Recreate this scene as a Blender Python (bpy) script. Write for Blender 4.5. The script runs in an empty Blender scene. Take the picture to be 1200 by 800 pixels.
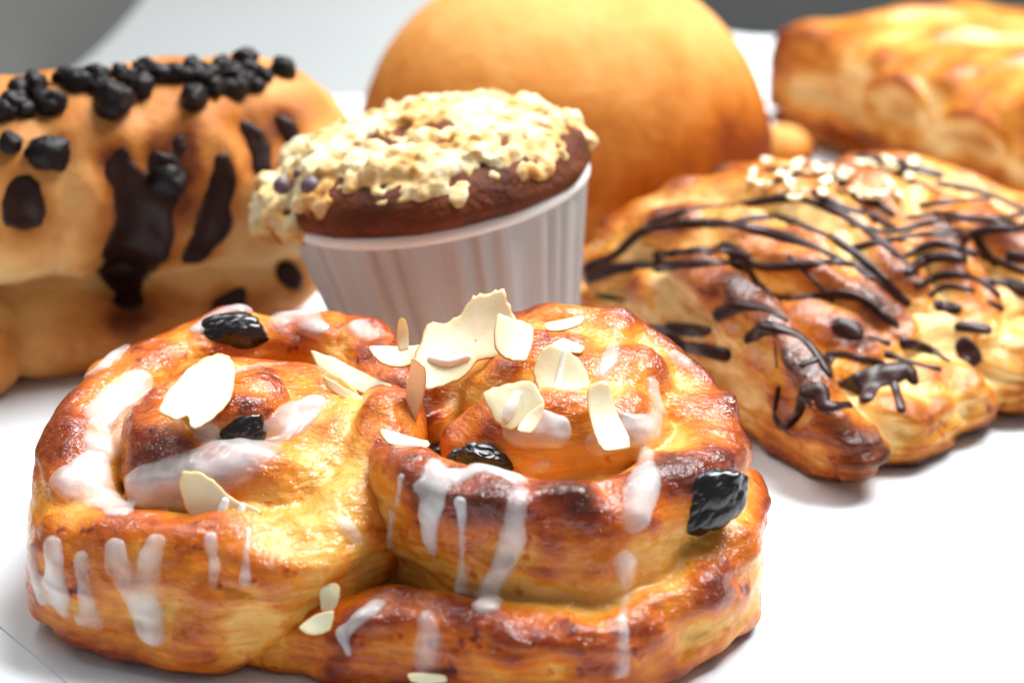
import bpy, math, random
import numpy as np
from mathutils import Vector, Matrix
from mathutils.bvhtree import BVHTree

# ------------------------------------------------------------------ camera, world, lamps, exposure
S = 0.01                                   # everything below is written in centimetres
sc = bpy.context.scene
COL = sc.collection
PITCH = math.radians(22.0)
HFOV = math.radians(26.0)
CAM = np.array([0.0, -33.5, 17.6])
FPX = 600.0 / math.tan(HFOV / 2)
cam_d = bpy.data.cameras.new('camera')
cam_d.sensor_width = 36.0
cam_d.lens = 18.0 / math.tan(HFOV / 2)
cam_d.clip_start = 0.01
cam_d.clip_end = 50.0
cam_d.dof.use_dof = True
cam_d.dof.focus_distance = 36.2 * S
cam_d.dof.aperture_fstop = 13.0
cam_o = bpy.data.objects.new('camera', cam_d)
cam_o.location = Vector(CAM) * S
cam_o.rotation_euler = (math.pi / 2 - PITCH, 0, 0)
COL.objects.link(cam_o)
sc.camera = cam_o

world = bpy.data.worlds.new('World')
sc.world = world
world.use_nodes = True
bg = world.node_tree.nodes['Background']
bg.inputs['Color'].default_value = (0.90, 0.96, 1.0, 1)
bg.inputs['Strength'].default_value = 0.21


def area(name, loc, target, sx, sy, watts, color):
    l = bpy.data.lights.new(name, 'AREA')
    l.shape = 'RECTANGLE'
    l.size = sx * S
    l.size_y = sy * S
    l.energy = watts
    l.color = color
    o = bpy.data.objects.new(name, l)
    o.location = Vector(loc) * S
    d = Vector(target) - Vector(loc)
    o.rotation_euler = d.to_track_quat('-Z', 'Y').to_euler()
    COL.objects.link(o)
    return o


area('window_light', (33, 38, 84), (2, 3, 0), 66, 46, 22.0, (0.97, 0.99, 1.0))
area('window_light', (-42, 34, 52), (-4, 4, 2), 50, 40, 6.5, (0.93, 0.97, 1.0))

vs = sc.view_settings
sc.display_settings.display_device = 'sRGB'
vs.view_transform = 'Standard'
vs.look = 'None'
vs.exposure = 0.28
vs.gamma = 1.0
sc.cycles.max_bounces = 8
sc.cycles.transparent_max_bounces = 12
sc.cycles.use_denoising = True


# ------------------------------------------------------------------ picture geometry (to find where things stand)
_R = np.array([1.0, 0, 0])
_Fw = np.array([0, math.cos(PITCH), -math.sin(PITCH)])
_U = np.array([0, math.sin(PITCH), math.cos(PITCH)])


def ray(px, py):
    d = _Fw + (px - 600) / FPX * _R + (400 - py) / FPX * _U
    return d / np.linalg.norm(d)


def G(px, py, z=0.0):
    d = ray(px, py)
    t = (z - CAM[2]) / d[2]
    return CAM + d * t


# ------------------------------------------------------------------ noise
def _hash(ix, iy, iz, seed):
    h = (ix.astype(np.uint32) * np.uint32(374761393) + iy.astype(np.uint32) * np.uint32(668265263)
         + iz.astype(np.uint32) * np.uint32(2147483647) + np.uint32((seed * 974711 + 12345) & 0xffffffff))
    h = (h ^ (h >> np.uint32(13))) * np.uint32(1274126177)
    h = (h ^ (h >> np.uint32(16))) * np.uint32(2246822519)
    h = h ^ (h >> np.uint32(15))
    return h.astype(np.float64) / 4294967295.0


_ROT = np.array(Matrix.Rotation(0.7, 3, 'X') @ Matrix.Rotation(0.6, 3, 'Y') @ Matrix.Rotation(1.1, 3, 'Z'))


def vnoise(P, freq, seed=0):
    q = (np.asarray(P, float) @ _ROT) * freq + 1000.0
    i = np.floor(q).astype(np.int64)
    f = q - i
    f = f * f * f * (f * (f * 6 - 15) + 10)
    out = 0
    for dx in (0, 1):
        wx = f[:, 0] if dx else 1 - f[:, 0]
        for dy in (0, 1):
            wy = f[:, 1] if dy else 1 - f[:, 1]
            for dz in (0, 1):
                wz = f[:, 2] if dz else 1 - f[:, 2]
                out = out + wx * wy * wz * _hash(i[:, 0] + dx, i[:, 1] + dy, i[:, 2] + dz, seed)
    return out * 2 - 1


def fbm(P, freq, octv=3, seed=0, gain=0.5):
    a, s, t = 1.0, 0, 0
    for o in range(octv):
        s = s + a * vnoise(P, freq * 2 ** o, seed + o * 17)
        t += a
        a *= gain
    return s / t


def sstep(a, b, x):
    t = np.clip((x - a) / (b - a), 0, 1)
    return t * t * (3 - 2 * t)


def smin(a, b, k):
    if k <= 0:
        return np.minimum(a, b)
    h = np.clip(0.5 + 0.5 * (b - a) / k, 0, 1)
    return b + (a - b) * h - k * h * (1 - h)


def smax(a, b, k):
    return -smin(-a, -b, k)


def spline(pts, n=6):
    p = np.asarray(pts, float)
    if len(p) < 3:
        t = np.linspace(0, 1, n + 1)[:, None]
        return p[0] * (1 - t) + p[-1] * t
    q = np.vstack([2 * p[0] - p[1], p, 2 * p[-1] - p[-2]])
    out = []
    for i in range(1, len(q) - 2):
        for j in range(n):
            t = j / n
            out.append(0.5 * ((2 * q[i]) + (-q[i - 1] + q[i + 1]) * t
                              + (2 * q[i - 1] - 5 * q[i] + 4 * q[i + 1] - q[i + 2]) * t * t
                              + (-q[i - 1] + 3 * q[i] - 3 * q[i + 1] + q[i + 2]) * t ** 3))
    out.append(p[-1])
    return np.array(out)


# ------------------------------------------------------------------ distance field on a grid
class Field:
    def __init__(self, lo, hi, h):
        self.lo = np.array(lo, float)
        self.h = h
        self.n = np.ceil((np.array(hi, float) - self.lo) / h).astype(int) + 1
        self.ax = [self.lo[i] + h * np.arange(self.n[i]) for i in range(3)]
        self.F = np.full(self.n, 2.0, np.float32)

    def new(self):
        f = Field.__new__(Field)
        f.lo, f.h, f.n, f.ax = self.lo, self.h, self.n, self.ax
        f.F = np.full(self.n, 2.0, np.float32)
        return f

    def block(self, lo, hi):
        a = np.clip(np.floor((np.array(lo) - self.lo) / self.h).astype(int), 0, self.n - 1)
        b = np.clip(np.ceil((np.array(hi) - self.lo) / self.h).astype(int) + 1, 1, self.n)
        b = np.maximum(b, a + 1)
        sl = tuple(slice(a[i], b[i]) for i in range(3))
        X = self.ax[0][sl[0]][:, None, None]
        Y = self.ax[1][sl[1]][None, :, None]
        Z = self.ax[2][sl[2]][None, None, :]
        return sl, X, Y, Z

    def put(self, sl, d, k, op='add'):
        if op == 'add':
            self.F[sl] = smin(self.F[sl], d, k)
        else:
            self.F[sl] = smax(self.F[sl], -d, k)

    def chain(self, pts, squash=1.0, k=0.1, op='add', m=0.7, n=5, smooth=True):
        """rounded strip through (x, y, z, r)"""
        p = spline(pts, n) if (smooth and len(pts) > 2) else np.asarray(pts, float)
        if len(p) == 1:
            p = np.vstack([p, p + [1e-4, 0, 0, 0]])
        r = p[:, 3].max()
        sl, X, Y, Z = self.block(p[:, :3].min(0) - r - m, p[:, :3].max(0) + r + m)
        best = None
        for a, b in zip(p[:-1], p[1:]):
            ax, ay, az = a[0], a[1], a[2] / squash
            dx, dy, dz = b[0] - ax, b[1] - ay, b[2] / squash - az
            L = dx * dx + dy * dy + dz * dz + 1e-9
            qx, qy, qz = X - ax, Y - ay, Z / squash - az
            t = np.clip((qx * dx + qy * dy + qz * dz) / L, 0, 1)
            d = np.sqrt((qx - t * dx) ** 2 + (qy - t * dy) ** 2 + (qz - t * dz) ** 2) - (a[3] + t * (b[3] - a[3]))
            best = d if best is None else np.minimum(best, d)
        self.put(sl, best.astype(np.float32), k, op)

    def band(self, pts, zbot, rnd=0.8, lean=0.0, k=0.1, n=8, op='add', flare=0.05):
        """standing strip of dough along (x, y, ztop, halfwidth)"""
        p = spline(pts, n)
        w = p[:, 3].max()
        sl, X, Y, Z = self.block([p[:, 0].min() - w - .7, p[:, 1].min() - w - .7, self.lo[2]],
                                 [p[:, 0].max() + w + .7, p[:, 1].max() + w + .7, p[:, 2].max() + .7])
        X2, Y2 = X[:, :, 0], Y[:, :, 0]
        bd = None
        for a, b in zip(p[:-1], p[1:]):
            dx, dy = b[0] - a[0], b[1] - a[1]
            L = dx * dx + dy * dy + 1e-9
            t = np.clip(((X2 - a[0]) * dx + (Y2 - a[1]) * dy) / L, 0, 1)
            ex, ey = X2 - a[0] - t * dx, Y2 - a[1] - t * dy
            d = np.sqrt(ex * ex + ey * ey)
            sg = np.sign(dx * ey - dy * ex)
            zt = a[2] + t * (b[2] - a[2])
            ww = a[3] + t * (b[3] - a[3])
            if bd is None:
                bd, bs, bz, bw = d, sg, zt, ww
            else:
                c = d < bd
                bd = np.where(c, d, bd)
                bs = np.where(c, sg, bs)
                bz = np.where(c, zt, bz)
                bw = np.where(c, ww, bw)
        zc = (bz + zbot) / 2
        hh = (bz - zbot) / 2
        D = (bd * bs)[:, :, None] - lean * (Z - zc[:, :, None])
        r = np.minimum(bw, hh)[:, :, None] * rnd
        qx = np.abs(D) - (bw[:, :, None] - r) - flare * np.clip(bz[:, :, None] - Z - .5, 0, 1.6)
        qz = np.abs(Z - zc[:, :, None]) - (hh[:, :, None] - r)
        d = np.sqrt(np.maximum(qx, 0) ** 2 + np.maximum(qz, 0) ** 2) + np.minimum(np.maximum(qx, qz), 0) - r
        self.put(sl, d.astype(np.float32), k, op)

    def prism(self, poly, z0, z1, rnd, k=0.1):
        """rounded slab on a polygon"""
        P = np.asarray(poly, float)
        lo, hi = P.min(0), P.max(0)
        sl, X, Y, Z = self.block([lo[0] - .7, lo[1] - .7, z0 - .7], [hi[0] + .7, hi[1] + .7, z1 + .7])
        X2, Y2 = X[:, :, 0] + 0 * Y[:, :, 0], Y[:, :, 0] + 0 * X[:, :, 0]
        best = np.full(X2.shape, 1e9)
        ins = np.zeros(X2.shape, bool)
        for i in range(len(P)):
            a, b = P[i], P[(i + 1) % len(P)]
            e = b - a
            t = np.clip(((X2 - a[0]) * e[0] + (Y2 - a[1]) * e[1]) / (e @ e), 0, 1)
            best = np.minimum(best, np.hypot(X2 - a[0] - t * e[0], Y2 - a[1] - t * e[1]))
            c = ((a[1] > Y2) != (b[1] > Y2))
            xx = e[0] * (Y2 - a[1]) / (e[1] if abs(e[1]) > 1e-9 else 1e-9) + a[0]
            ins ^= c & (X2 < xx)
        d2 = np.where(ins, -best, best)[:, :, None]
        qx = d2 + rnd
        qz = np.abs(Z - (z0 + z1) / 2) - (z1 - z0) / 2 + rnd
        d = np.sqrt(np.maximum(qx, 0) ** 2 + np.maximum(qz, 0) ** 2) + np.minimum(np.maximum(qx, qz), 0) - rnd
        self.put(sl, d.astype(np.float32), k)

    def cutbelow(self, z):
        self.F = np.maximum(self.F, (z - self.ax[2])[None, None, :].astype(np.float32))

    def roughen(self, fn, w=0.22):
        idx = np.nonzero(np.abs(self.F) < w)
        P = np.stack([self.ax[i][idx[i]] for i in range(3)], 1)
        self.F[idx] += fn(P).astype(np.float32)

    def warp(self, amps, seed=0, band=0.4):
        idx = np.nonzero(np.abs(self.F) < band)
        P = np.stack([self.ax[i][idx[i]] for i in range(3)], 1)
        w = np.zeros_like(P)
        for a, fr in amps:
            for i in range(3):
                w[:, i] += a * vnoise(P, fr, seed + 7 * i + int(fr * 100))
        G_ = self.F.copy()
        G_[idx] = self.sample(self.F, np.clip(P + w, self.lo + self.h, self.lo + self.h * (self.n - 2)))
        self.F = G_

    def cavity(self, rad):
        """share of dough in a box round each grid point"""
        occ = np.clip(0.5 - self.F / (2 * self.h), 0, 1)
        r = max(1, int(round(rad / self.h)))
        for _ in range(2):
            for axis in range(3):
                pad = [(0, 0)] * 3
                pad[axis] = (r + 1, r)
                c = np.cumsum(np.pad(occ, pad, mode='edge'), axis=axis, dtype=np.float64)
                a = [slice(None)] * 3
                b = [slice(None)] * 3
                a[axis] = slice(2 * r + 1, None)
                b[axis] = slice(0, -(2 * r + 1))
                occ = ((c[tuple(a)] - c[tuple(b)]) / (2 * r + 1)).astype(np.float32)
        return occ

    def sample(self, A, P):
        q = (np.asarray(P) - self.lo) / self.h
        i = np.clip(np.floor(q).astype(int), 0, self.n - 2)
        f = q - i
        out = 0
        for dx in (0, 1):
            for dy in (0, 1):
                for dz in (0, 1):
                    w = (f[:, 0] if dx else 1 - f[:, 0]) * (f[:, 1] if dy else 1 - f[:, 1]) * (f[:, 2] if dz else 1 - f[:, 2])
                    out = out + w * A[i[:, 0] + dx, i[:, 1] + dy, i[:, 2] + dz]
        return out

    def grad(self, P):
        e = self.h
        g = np.stack([self.sample(self.F, P + np.eye(3)[i] * e) - self.sample(self.F, P - np.eye(3)[i] * e) for i in range(3)], 1)
        return g / (np.linalg.norm(g, axis=1, keepdims=True) + 1e-9)

    def mesh(self):
        """surface nets"""
        F = self.F.copy()
        F[0] = F[-1] = 1
        F[:, 0] = F[:, -1] = 1
        F[:, :, 0] = F[:, :, -1] = 1
        s = F < 0
        n = self.n
        cnt = np.zeros(n - 1, np.int8)
        for dx in (0, 1):
            for dy in (0, 1):
                for dz in (0, 1):
                    cnt += s[dx:n[0] - 1 + dx, dy:n[1] - 1 + dy, dz:n[2] - 1 + dz]
        act = np.nonzero((cnt > 0) & (cnt < 8))
        vid = np.full(n - 1, -1, np.int64)
        vid[act] = np.arange(len(act[0]))
        base = np.stack(act, 1)
        cv = {}
        for dx in (0, 1):
            for dy in (0, 1):
                for dz in (0, 1):
                    cv[(dx, dy, dz)] = F[act[0] + dx, act[1] + dy, act[2] + dz].astype(float)
        acc = np.zeros((len(base), 3))
        num = np.zeros(len(base))
        keys = list(cv)
        for i in range(8):
            for j in range(i + 1, 8):
                a, b = np.array(keys[i]), np.array(keys[j])
                if np.abs(a - b).sum() != 1:
                    continue
                fa, fb = cv[keys[i]], cv[keys[j]]
                m = (fa < 0) != (fb < 0)
                t = np.where(m, fa / np.where(m, fa - fb, 1), 0)
                acc += np.where(m[:, None], a + t[:, None] * (b - a), 0)
                num += m
        V = self.lo + (base + acc / num[:, None]) * self.h
        Q = []
        for axis in range(3):
            u, v = [(1, 2), (2, 0), (0, 1)][axis]
            a = [slice(1, -1)] * 3
            b = [slice(1, -1)] * 3
            a[axis] = slice(0, -1)
            b[axis] = slice(1, None)
            A, B = s[tuple(a)], s[tuple(b)]
            off = np.ones(3, int)
            off[axis] = 0
            for flip, m in ((False, A & ~B), (True, ~A & B)):
                g = np.stack(np.nonzero(m), 1) + off
                if not len(g):
                    continue
                eu, ev = np.eye(3, dtype=int)[u], np.eye(3, dtype=int)[v]
                c = [g - eu - ev, g - ev, g, g - eu]
                c = [vid[q[:, 0], q[:, 1], q[:, 2]] for q in c]
                Q.append(np.stack(c[::-1] if flip else c, 1))
        return V, np.concatenate(Q)


# ------------------------------------------------------------------ objects
def mesh_obj(name, V, Q, mat, parent=None, attrs=None, smooth=True, org=None):
    V = np.asarray(V, float)
    if org is None:
        org = np.zeros(3)
    me = bpy.data.meshes.new(name)
    Q = np.asarray(Q)
    me.vertices.add(len(V))
    me.vertices.foreach_set('co', ((V - org) * S).astype(np.float32).ravel())
    k = Q.shape[1]
    me.loops.add(Q.size)
    me.loops.foreach_set('vertex_index', Q.astype(np.int32).ravel())
    me.polygons.add(len(Q))
    me.polygons.foreach_set('loop_start', np.arange(0, Q.size, k, dtype=np.int32))
    me.update(calc_edges=True)
    me.validate()
    me.polygons.foreach_set('use_smooth', np.full(len(me.polygons), smooth))
    for an, av in (attrs or {}).items():
        at = me.attributes.new(an, 'FLOAT', 'POINT')
        at.data.foreach_set('value', np.asarray(av, np.float32))
    me.materials.append(mat)
    o = bpy.data.objects.new(name, me)
    COL.objects.link(o)
    if parent is not None:
        o.parent = parent
        o.location = Vector(org) * S - parent.location
    else:
        o.location = Vector(org) * S
    return o


def thing(name, label, cat, loc, group=None):
    o = bpy.data.objects.new(name, None)
    o.empty_display_size = 0.02
    o.location = Vector(loc) * S
    COL.objects.link(o)
    o['label'] = label
    o['category'] = cat
    if group:
        o['group'] = group
    return o


def tag(o, label, cat, group=None):
    o['label'] = label
    o['category'] = cat
    if group:
        o['group'] = group
    return o


def child(name, V, Q, mat, parent, attrs=None, smooth=True):
    o = mesh_obj(name, V, Q, mat, None, attrs, smooth, np.asarray(V).mean(0))
    o.parent = parent
    w = Vector((0, 0, 0))
    p = parent
    while p is not None:
        w += p.location
        p = p.parent
    o.location -= w
    return o


def grid_quads(nu, nv, cu=False, cv=False):
    q = []
    for i in range(nu if cu else nu - 1):
        for j in range(nv if cv else nv - 1):
            a, b = i * nv + j, ((i + 1) % nu) * nv + j
            c, d = ((i + 1) % nu) * nv + (j + 1) % nv, i * nv + (j + 1) % nv
            q.append((a, b, c, d))
    return np.array(q)


# ------------------------------------------------------------------ materials
class NT:
    def __init__(self, name):
        self.m = bpy.data.materials.new(name)
        self.m.use_nodes = True
        self.t = self.m.node_tree
        self.b = self.t.nodes['Principled BSDF']

    def n(self, typ, **kw):
        o = self.t.nodes.new(typ)
        for k, v in kw.items():
            if hasattr(o, k):
                setattr(o, k, v)
            else:
                o.inputs[k.replace('_', ' ')].default_value = v
        return o

    def l(self, a, b):
        self.t.links.new(a, b)

    def math(self, op, a, b=None, clamp=False):
        o = self.t.nodes.new('ShaderNodeMath')
        o.operation = op
        o.use_clamp = clamp
        for i, x in enumerate((a, b)):
            if x is None:
                continue
            if isinstance(x, (int, float)):
                o.inputs[i].default_value = x
            else:
                self.l(x, o.inputs[i])
        return o.outputs[0]

    def noise(self, scale, detail=3.0, rough=0.55, dist=0.0, vec=None):
        o = self.n('ShaderNodeTexNoise')
        o.inputs['Scale'].default_value = scale
        o.inputs['Detail'].default_value = detail
        o.inputs['Roughness'].default_value = rough
        o.inputs['Distortion'].default_value = dist
        if vec is None:
            vec = self.coord()
        self.l(vec, o.inputs['Vector'])
        return o.outputs['Fac']

    def coord(self):
        if not hasattr(self, '_c'):
            self._c = self.n('ShaderNodeTexCoord').outputs['Object']
        return self._c

    def ramp(self, fac, stops):
        o = self.n('ShaderNodeValToRGB')
        e = o.color_ramp.elements
        while len(e) < len(stops):
            e.new(0.5)
        for i, (p, c) in enumerate(stops):
            e[i].position = p
            e[i].color = (*c, 1)
        self.l(fac, o.inputs[0])
        return o.outputs[0]

    def attr(self, name):
        o = self.n('ShaderNodeAttribute')
        o.attribute_name = name
        return o.outputs['Fac']

    def bump(self, h, strength, dist, prev=None):
        o = self.n('ShaderNodeBump')
        o.inputs['Strength'].default_value = strength
        o.inputs['Distance'].default_value = dist
        self.l(h, o.inputs['Height'])
        if prev is not None:
            self.l(prev, o.inputs['Normal'])
        return o.outputs[0]

    def set(self, **kw):
        for k, v in kw.items():
            self.b.inputs[k.replace('_', ' ')].default_value = v


def dough_mat(name, stops, lam=0.0, coat=0.6, rough=0.42, coat_rough=0.1, nz=0.35, sss=0.12, bumpd=0.0007, fine=420, flaky=True, coat_bump=True):
    t = NT(name)
    br = t.attr('brown')
    n1 = t.noise(90, 4, 0.6, 0.4)
    n2 = t.noise(fine, 4, 0.65)
    f = t.math('ADD', br, t.math('MULTIPLY', t.math('SUBTRACT', n1, 0.5), nz * 2.2))
    f = t.math('ADD', f, t.math('MULTIPLY', t.math('SUBTRACT', n2, 0.5), nz * 0.9), True)
    if lam:
        mq = t.n('ShaderNodeMapping')
        mq.inputs['Scale'].default_value = (0.35, 0.35, 3.0)
        t.l(t.coord(), mq.inputs['Vector'])
        ln = t.noise(170, 4, 0.7, 0.8, mq.outputs[0])
        f = t.math('ADD', f, t.math('MULTIPLY', t.math('MULTIPLY', t.math('SUBTRACT', ln, 0.5), lam), t.attr('side')), True)
        sp = t.math('MULTIPLY', t.math('SUBTRACT', t.noise(330, 2, 0.5), 0.63, True), 3.0)
        f = t.math('ADD', f, sp, True)
    t.l(t.ramp(f, stops), t.b.inputs['Base Color'])
    mp = t.n('ShaderNodeMapping')
    mp.inputs['Scale'].default_value = (1, 1, 4.0) if flaky else (1, 1, 1)
    t.l(t.coord(), mp.inputs['Vector'])
    h1 = t.noise(150, 5, 0.65, 0.6, mp.outputs[0])
    h2 = t.noise(700, 3, 0.6)
    b = t.bump(h1, 0.55, bumpd)
    b = t.bump(h2, 0.35, bumpd * 0.35, b)
    t.l(b, t.b.inputs['Normal'])
    if coat_bump:
        cb = t.bump(t.noise(260, 4, 0.65), 0.9, bumpd * 1.2)
        cb = t.bump(t.noise(800, 2, 0.6), 0.6, bumpd * 0.35, cb)
        t.l(cb, t.b.inputs['Coat Normal'])
    t.b.inputs['Specular IOR Level'].default_value = 0.10
    gl = t.attr('gloss')
    t.l(t.math('MULTIPLY', gl, coat), t.b.inputs['Coat Weight'])
    t.set(Roughness=rough, Coat_Roughness=coat_rough, Subsurface_Weight=sss, Subsurface_Scale=0.003)
    t.b.inputs['Subsurface Radius'].default_value = (1.0, 0.45, 0.2)
    t.b.inputs['Coat Tint'].default_value = (1.0, 0.93, 0.8, 1)
    return t.m


def plain_mat(name, color, rough=0.5, coat=0.0, coat_rough=0.1, sss=0.0, var=0.15, scale=200, bumpd=0.0, bscale=600, spec=0.5):
    t = NT(name)
    n = t.noise(scale, 4, 0.6)
    c0 = tuple(max(0, c * (1 - var)) for c in color)
    c1 = tuple(min(1, c * (1 + var)) for c in color)
    t.l(t.ramp(n, [(0.3, c0), (0.7, c1)]), t.b.inputs['Base Color'])
    if bumpd:
        t.l(t.bump(t.noise(bscale, 4, 0.6), 0.6, bumpd), t.b.inputs['Normal'])
    t.set(Roughness=rough, Coat_Weight=coat, Coat_Roughness=coat_rough, Subsurface_Weight=sss, Subsurface_Scale=0.003)
    t.b.inputs['Specular IOR Level'].default_value = spec
    return t.m


STOPS_DANISH = [(0.0, (0.75, 0.39, 0.085)), (0.18, (0.67, 0.235, 0.017)), (0.44, (0.51, 0.108, 0.004)),
                (0.66, (0.26, 0.036, 0.003)), (0.84, (0.14, 0.015, 0.002)), (1.0, (0.075, 0.009, 0.002))]
M_danish = dough_mat('danish_dough', STOPS_DANISH, lam=0.8, coat=0.8, rough=0.4, coat_rough=0.06, nz=0.40, bumpd=0.0012)
STOPS_CHOC = [(0.0, (0.82, 0.58, 0.25)), (0.25, (0.66, 0.30, 0.045)), (0.5, (0.48, 0.14, 0.014)),
              (0.75, (0.24, 0.05, 0.007)), (1.0, (0.06, 0.013, 0.005))]
M_chocdan = dough_mat('plaited_dough', STOPS_CHOC, lam=1.7, coat=0.7, rough=0.4, coat_rough=0.1, nz=0.42, bumpd=0.001)
STOPS_BREAD = [(0.0, (0.80, 0.53, 0.23)), (0.35, (0.70, 0.34, 0.11)), (0.7, (0.46, 0.155, 0.03)), (1.0, (0.16, 0.04, 0.015))]
M_bread = dough_mat('bread_crust', STOPS_BREAD, coat=0.08, rough=0.55, coat_rough=0.3, nz=0.22, flaky=False, bumpd=0.0011)
STOPS_BUN = [(0.0, (0.66, 0.34, 0.105)), (0.35, (0.60, 0.235, 0.048)), (0.7, (0.43, 0.12, 0.010)), (1.0, (0.20, 0.038, 0.005))]
M_bun = dough_mat('bun_crust', STOPS_BUN, coat=0.0, rough=0.7, coat_rough=0.3, nz=0.32, flaky=False, bumpd=0.0012)
M_puff = dough_mat('puff_pastry', STOPS_CHOC, lam=1.2, coat=0.6, rough=0.4, coat_rough=0.15, nz=0.28)
STOPS_CRUMB = [(0.0, (0.80, 0.70, 0.46)), (0.35, (0.72, 0.54, 0.27)), (0.75, (0.58, 0.29, 0.08)), (1.0, (0.25, 0.09, 0.03))]
M_crumb = dough_mat('crumble', STOPS_CRUMB, coat=0.0, rough=0.85, nz=0.45, flaky=False, bumpd=0.001)
M_cake = plain_mat('chocolate_cake', (0.12, 0.027, 0.007), 0.7, 0.0, 0.3, 0.05, 0.5, 120, 0.0025, 260, 0.2)
M_cup = plain_mat('paper_cup', (0.52, 0.47, 0.45), 0.7, 0, 0, 0.15, 0.05, 60, 0.0001, 900)
M_rim = plain_mat('paper_rim', (0.82, 0.78, 0.74), 0.6, 0, 0, 0.15, 0.05, 60)
M_choc = plain_mat('dark_chocolate', (0.030, 0.0075, 0.005), 0.36, 0.0, 0.2, 0, 0.3, 150, 0.0002, 300, 0.25)
M_pearl = plain_mat('chocolate_pearl', (0.009, 0.005, 0.005), 0.5, 0.0, 0.2, 0, 0.3, 300, 0.0006, 500, 0.25)
M_melt = plain_mat('melted_chocolate', (0.022, 0.006, 0.004), 0.45, 0.0, 0.25, 0, 0.4, 150, 0.0004, 300, 0.25)
M_raisin = plain_mat('raisin_skin', (0.009, 0.005, 0.005), 0.3, 0.5, 0.08, 0, 0.4, 300, 0.0008, 380, 0.35)


def almond_mat():
    t = NT('almond_flake')
    e = t.attr('rim')
    n = t.noise(160, 4, 0.6)
    f = t.math('ADD', e, t.math('MULTIPLY', t.math('SUBTRACT', n, 0.5), 0.35), True)
    t.l(t.ramp(f, [(0.0, (0.90, 0.80, 0.55)), (0.55, (0.88, 0.70, 0.38)), (1.0, (0.60, 0.34, 0.12))]), t.b.inputs['Base Color'])
    t.l(t.bump(t.noise(300, 3, 0.5), 0.4, 0.0003), t.b.inputs['Normal'])
    t.set(Roughness=0.42, Subsurface_Weight=0.25, Subsurface_Scale=0.003, Coat_Weight=0.25, Coat_Roughness=0.2)
    return t.m


def icing_mat():
    t = NT('sugar_icing')
    n = t.noise(110, 3, 0.6)
    a = t.attr('opacity')
    f = t.math('ADD', a, t.math('MULTIPLY', t.math('SUBTRACT', n, 0.5), 0.5), True)
    t.l(f, t.b.inputs['Alpha'])
    t.set(Base_Color=(0.93, 0.89, 0.87, 1), Roughness=0.22, Coat_Weight=0.5, Coat_Roughness=0.06,
          Subsurface_Weight=0.3, Subsurface_Scale=0.004)
    t.l(t.bump(t.noise(200, 3, 0.5), 0.25, 0.0005), t.b.inputs['Normal'])
    return t.m


M_almond = almond_mat()
M_white = plain_mat('thick_icing', (0.90, 0.85, 0.78), 0.35, 0.0, 0.1, 0.4, 0.02, 200)
M_icing = icing_mat()


# ------------------------------------------------------------------ setting: table, baking sheet, grey backdrop
def slab(name, poly, z0, z1, mat):
    P = np.asarray(poly, float)
    n = len(P)
    V = np.vstack([np.c_[P, np.full(n, z0)], np.c_[P, np.full(n, z1)]])
    me = bpy.data.meshes.new(name)
    faces = [tuple(range(n, 2 * n)), tuple(range(n - 1, -1, -1))] + [(i, (i + 1) % n, n + (i + 1) % n, n + i) for i in range(n)]
    me.from_pydata([tuple(v * S) for v in V], [], faces)
    me.materials.append(mat)
    o = bpy.data.objects.new(name, me)
    COL.objects.link(o)
    return o


M_table = plain_mat('white_table', (0.80, 0.84, 0.86), 0.45, 0, 0, 0, 0.02, 20)
M_sheet = plain_mat('baking_paper', (0.77, 0.81, 0.84), 0.65, 0, 0, 0, 0.03, 30, 0.0002, 900)
M_wall = plain_mat('grey_wall', (0.10, 0.10, 0.095), 0.8, 0, 0, 0, 0.08, 5)
M_board = plain_mat('grey_board', (0.085, 0.085, 0.08), 0.7, 0, 0, 0, 0.08, 8)

o = slab('table', [(-70, -50), (70, -50), (70, 31.0), (7.7, 36.1), (-12, 47), (-70, 80)], -3.0, 0.0, M_table)
o['kind'] = 'structure'
o = slab('wall', [(-140, 110), (140, 110), (140, 113), (-140, 113)], -80, 120, M_wall)
o['kind'] = 'structure'
ea, eb = G(0, 735, 0)[:2], G(78, 800, 0)[:2]
ed = (eb - ea) / np.linalg.norm(eb - ea)
en = np.array([-ed[1], ed[0]])
if en[1] < 0:
    en = -en
c0 = ea + ed * 14
o = slab('baking_paper', [c0, c0 + en * 40, c0 + en * 40 - ed * 34, c0 - ed * 34] if False else
         [c0, c0 - ed * 30, c0 - ed * 30 + en * 46, c0 + en * 46], 0.004, 0.03, M_sheet)
tag(o, 'white sheet of baking paper lying on the table under the pastries', 'baking paper')
ba, bb = G(90, 88, 0)[:2], G(300, -6, 0)[:2]
bd = (bb - ba) / np.linalg.norm(bb - ba)
bn = np.array([-bd[1], bd[0]])
p0, p1 = ba - bd * 30, bb + bd * 2
o = slab('grey_board', [p0, p1, p1 + bn * 1.0, p0 + bn * 1.0], 0.004, 30, M_board)
tag(o, 'plain grey board standing on the table behind the chocolate chip loaf', 'board')
V = []
for i in range(40):
    t = i / 39
    a = t * math.pi / 2
    y, z = (29 + 14 * math.sin(a), 0.008 + 14 * (1 - math.cos(a)))
    V += [(-26, y, z), (2.5, y, z)]
V = np.array(V + [(-26, 43.0, 50), (2.5, 43.0, 50)])
o = mesh_obj('backdrop', V, grid_quads(41, 2)[:, ::-1], plain_mat('pale_backdrop', (0.30, 0.31, 0.31), .6, 0, 0, 0, .02, 10))
o['kind'] = 'structure'
Z0 = 0.03


def dough_attrs(fld, V, rad=0.5, conv=2.2, base=0.35, seed=1, nz=0.3, extra=None):
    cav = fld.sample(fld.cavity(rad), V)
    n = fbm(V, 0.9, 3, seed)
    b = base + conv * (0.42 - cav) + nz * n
    if extra is not None:
        b = b + extra
    return np.clip(b, 0, 1)


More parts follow.
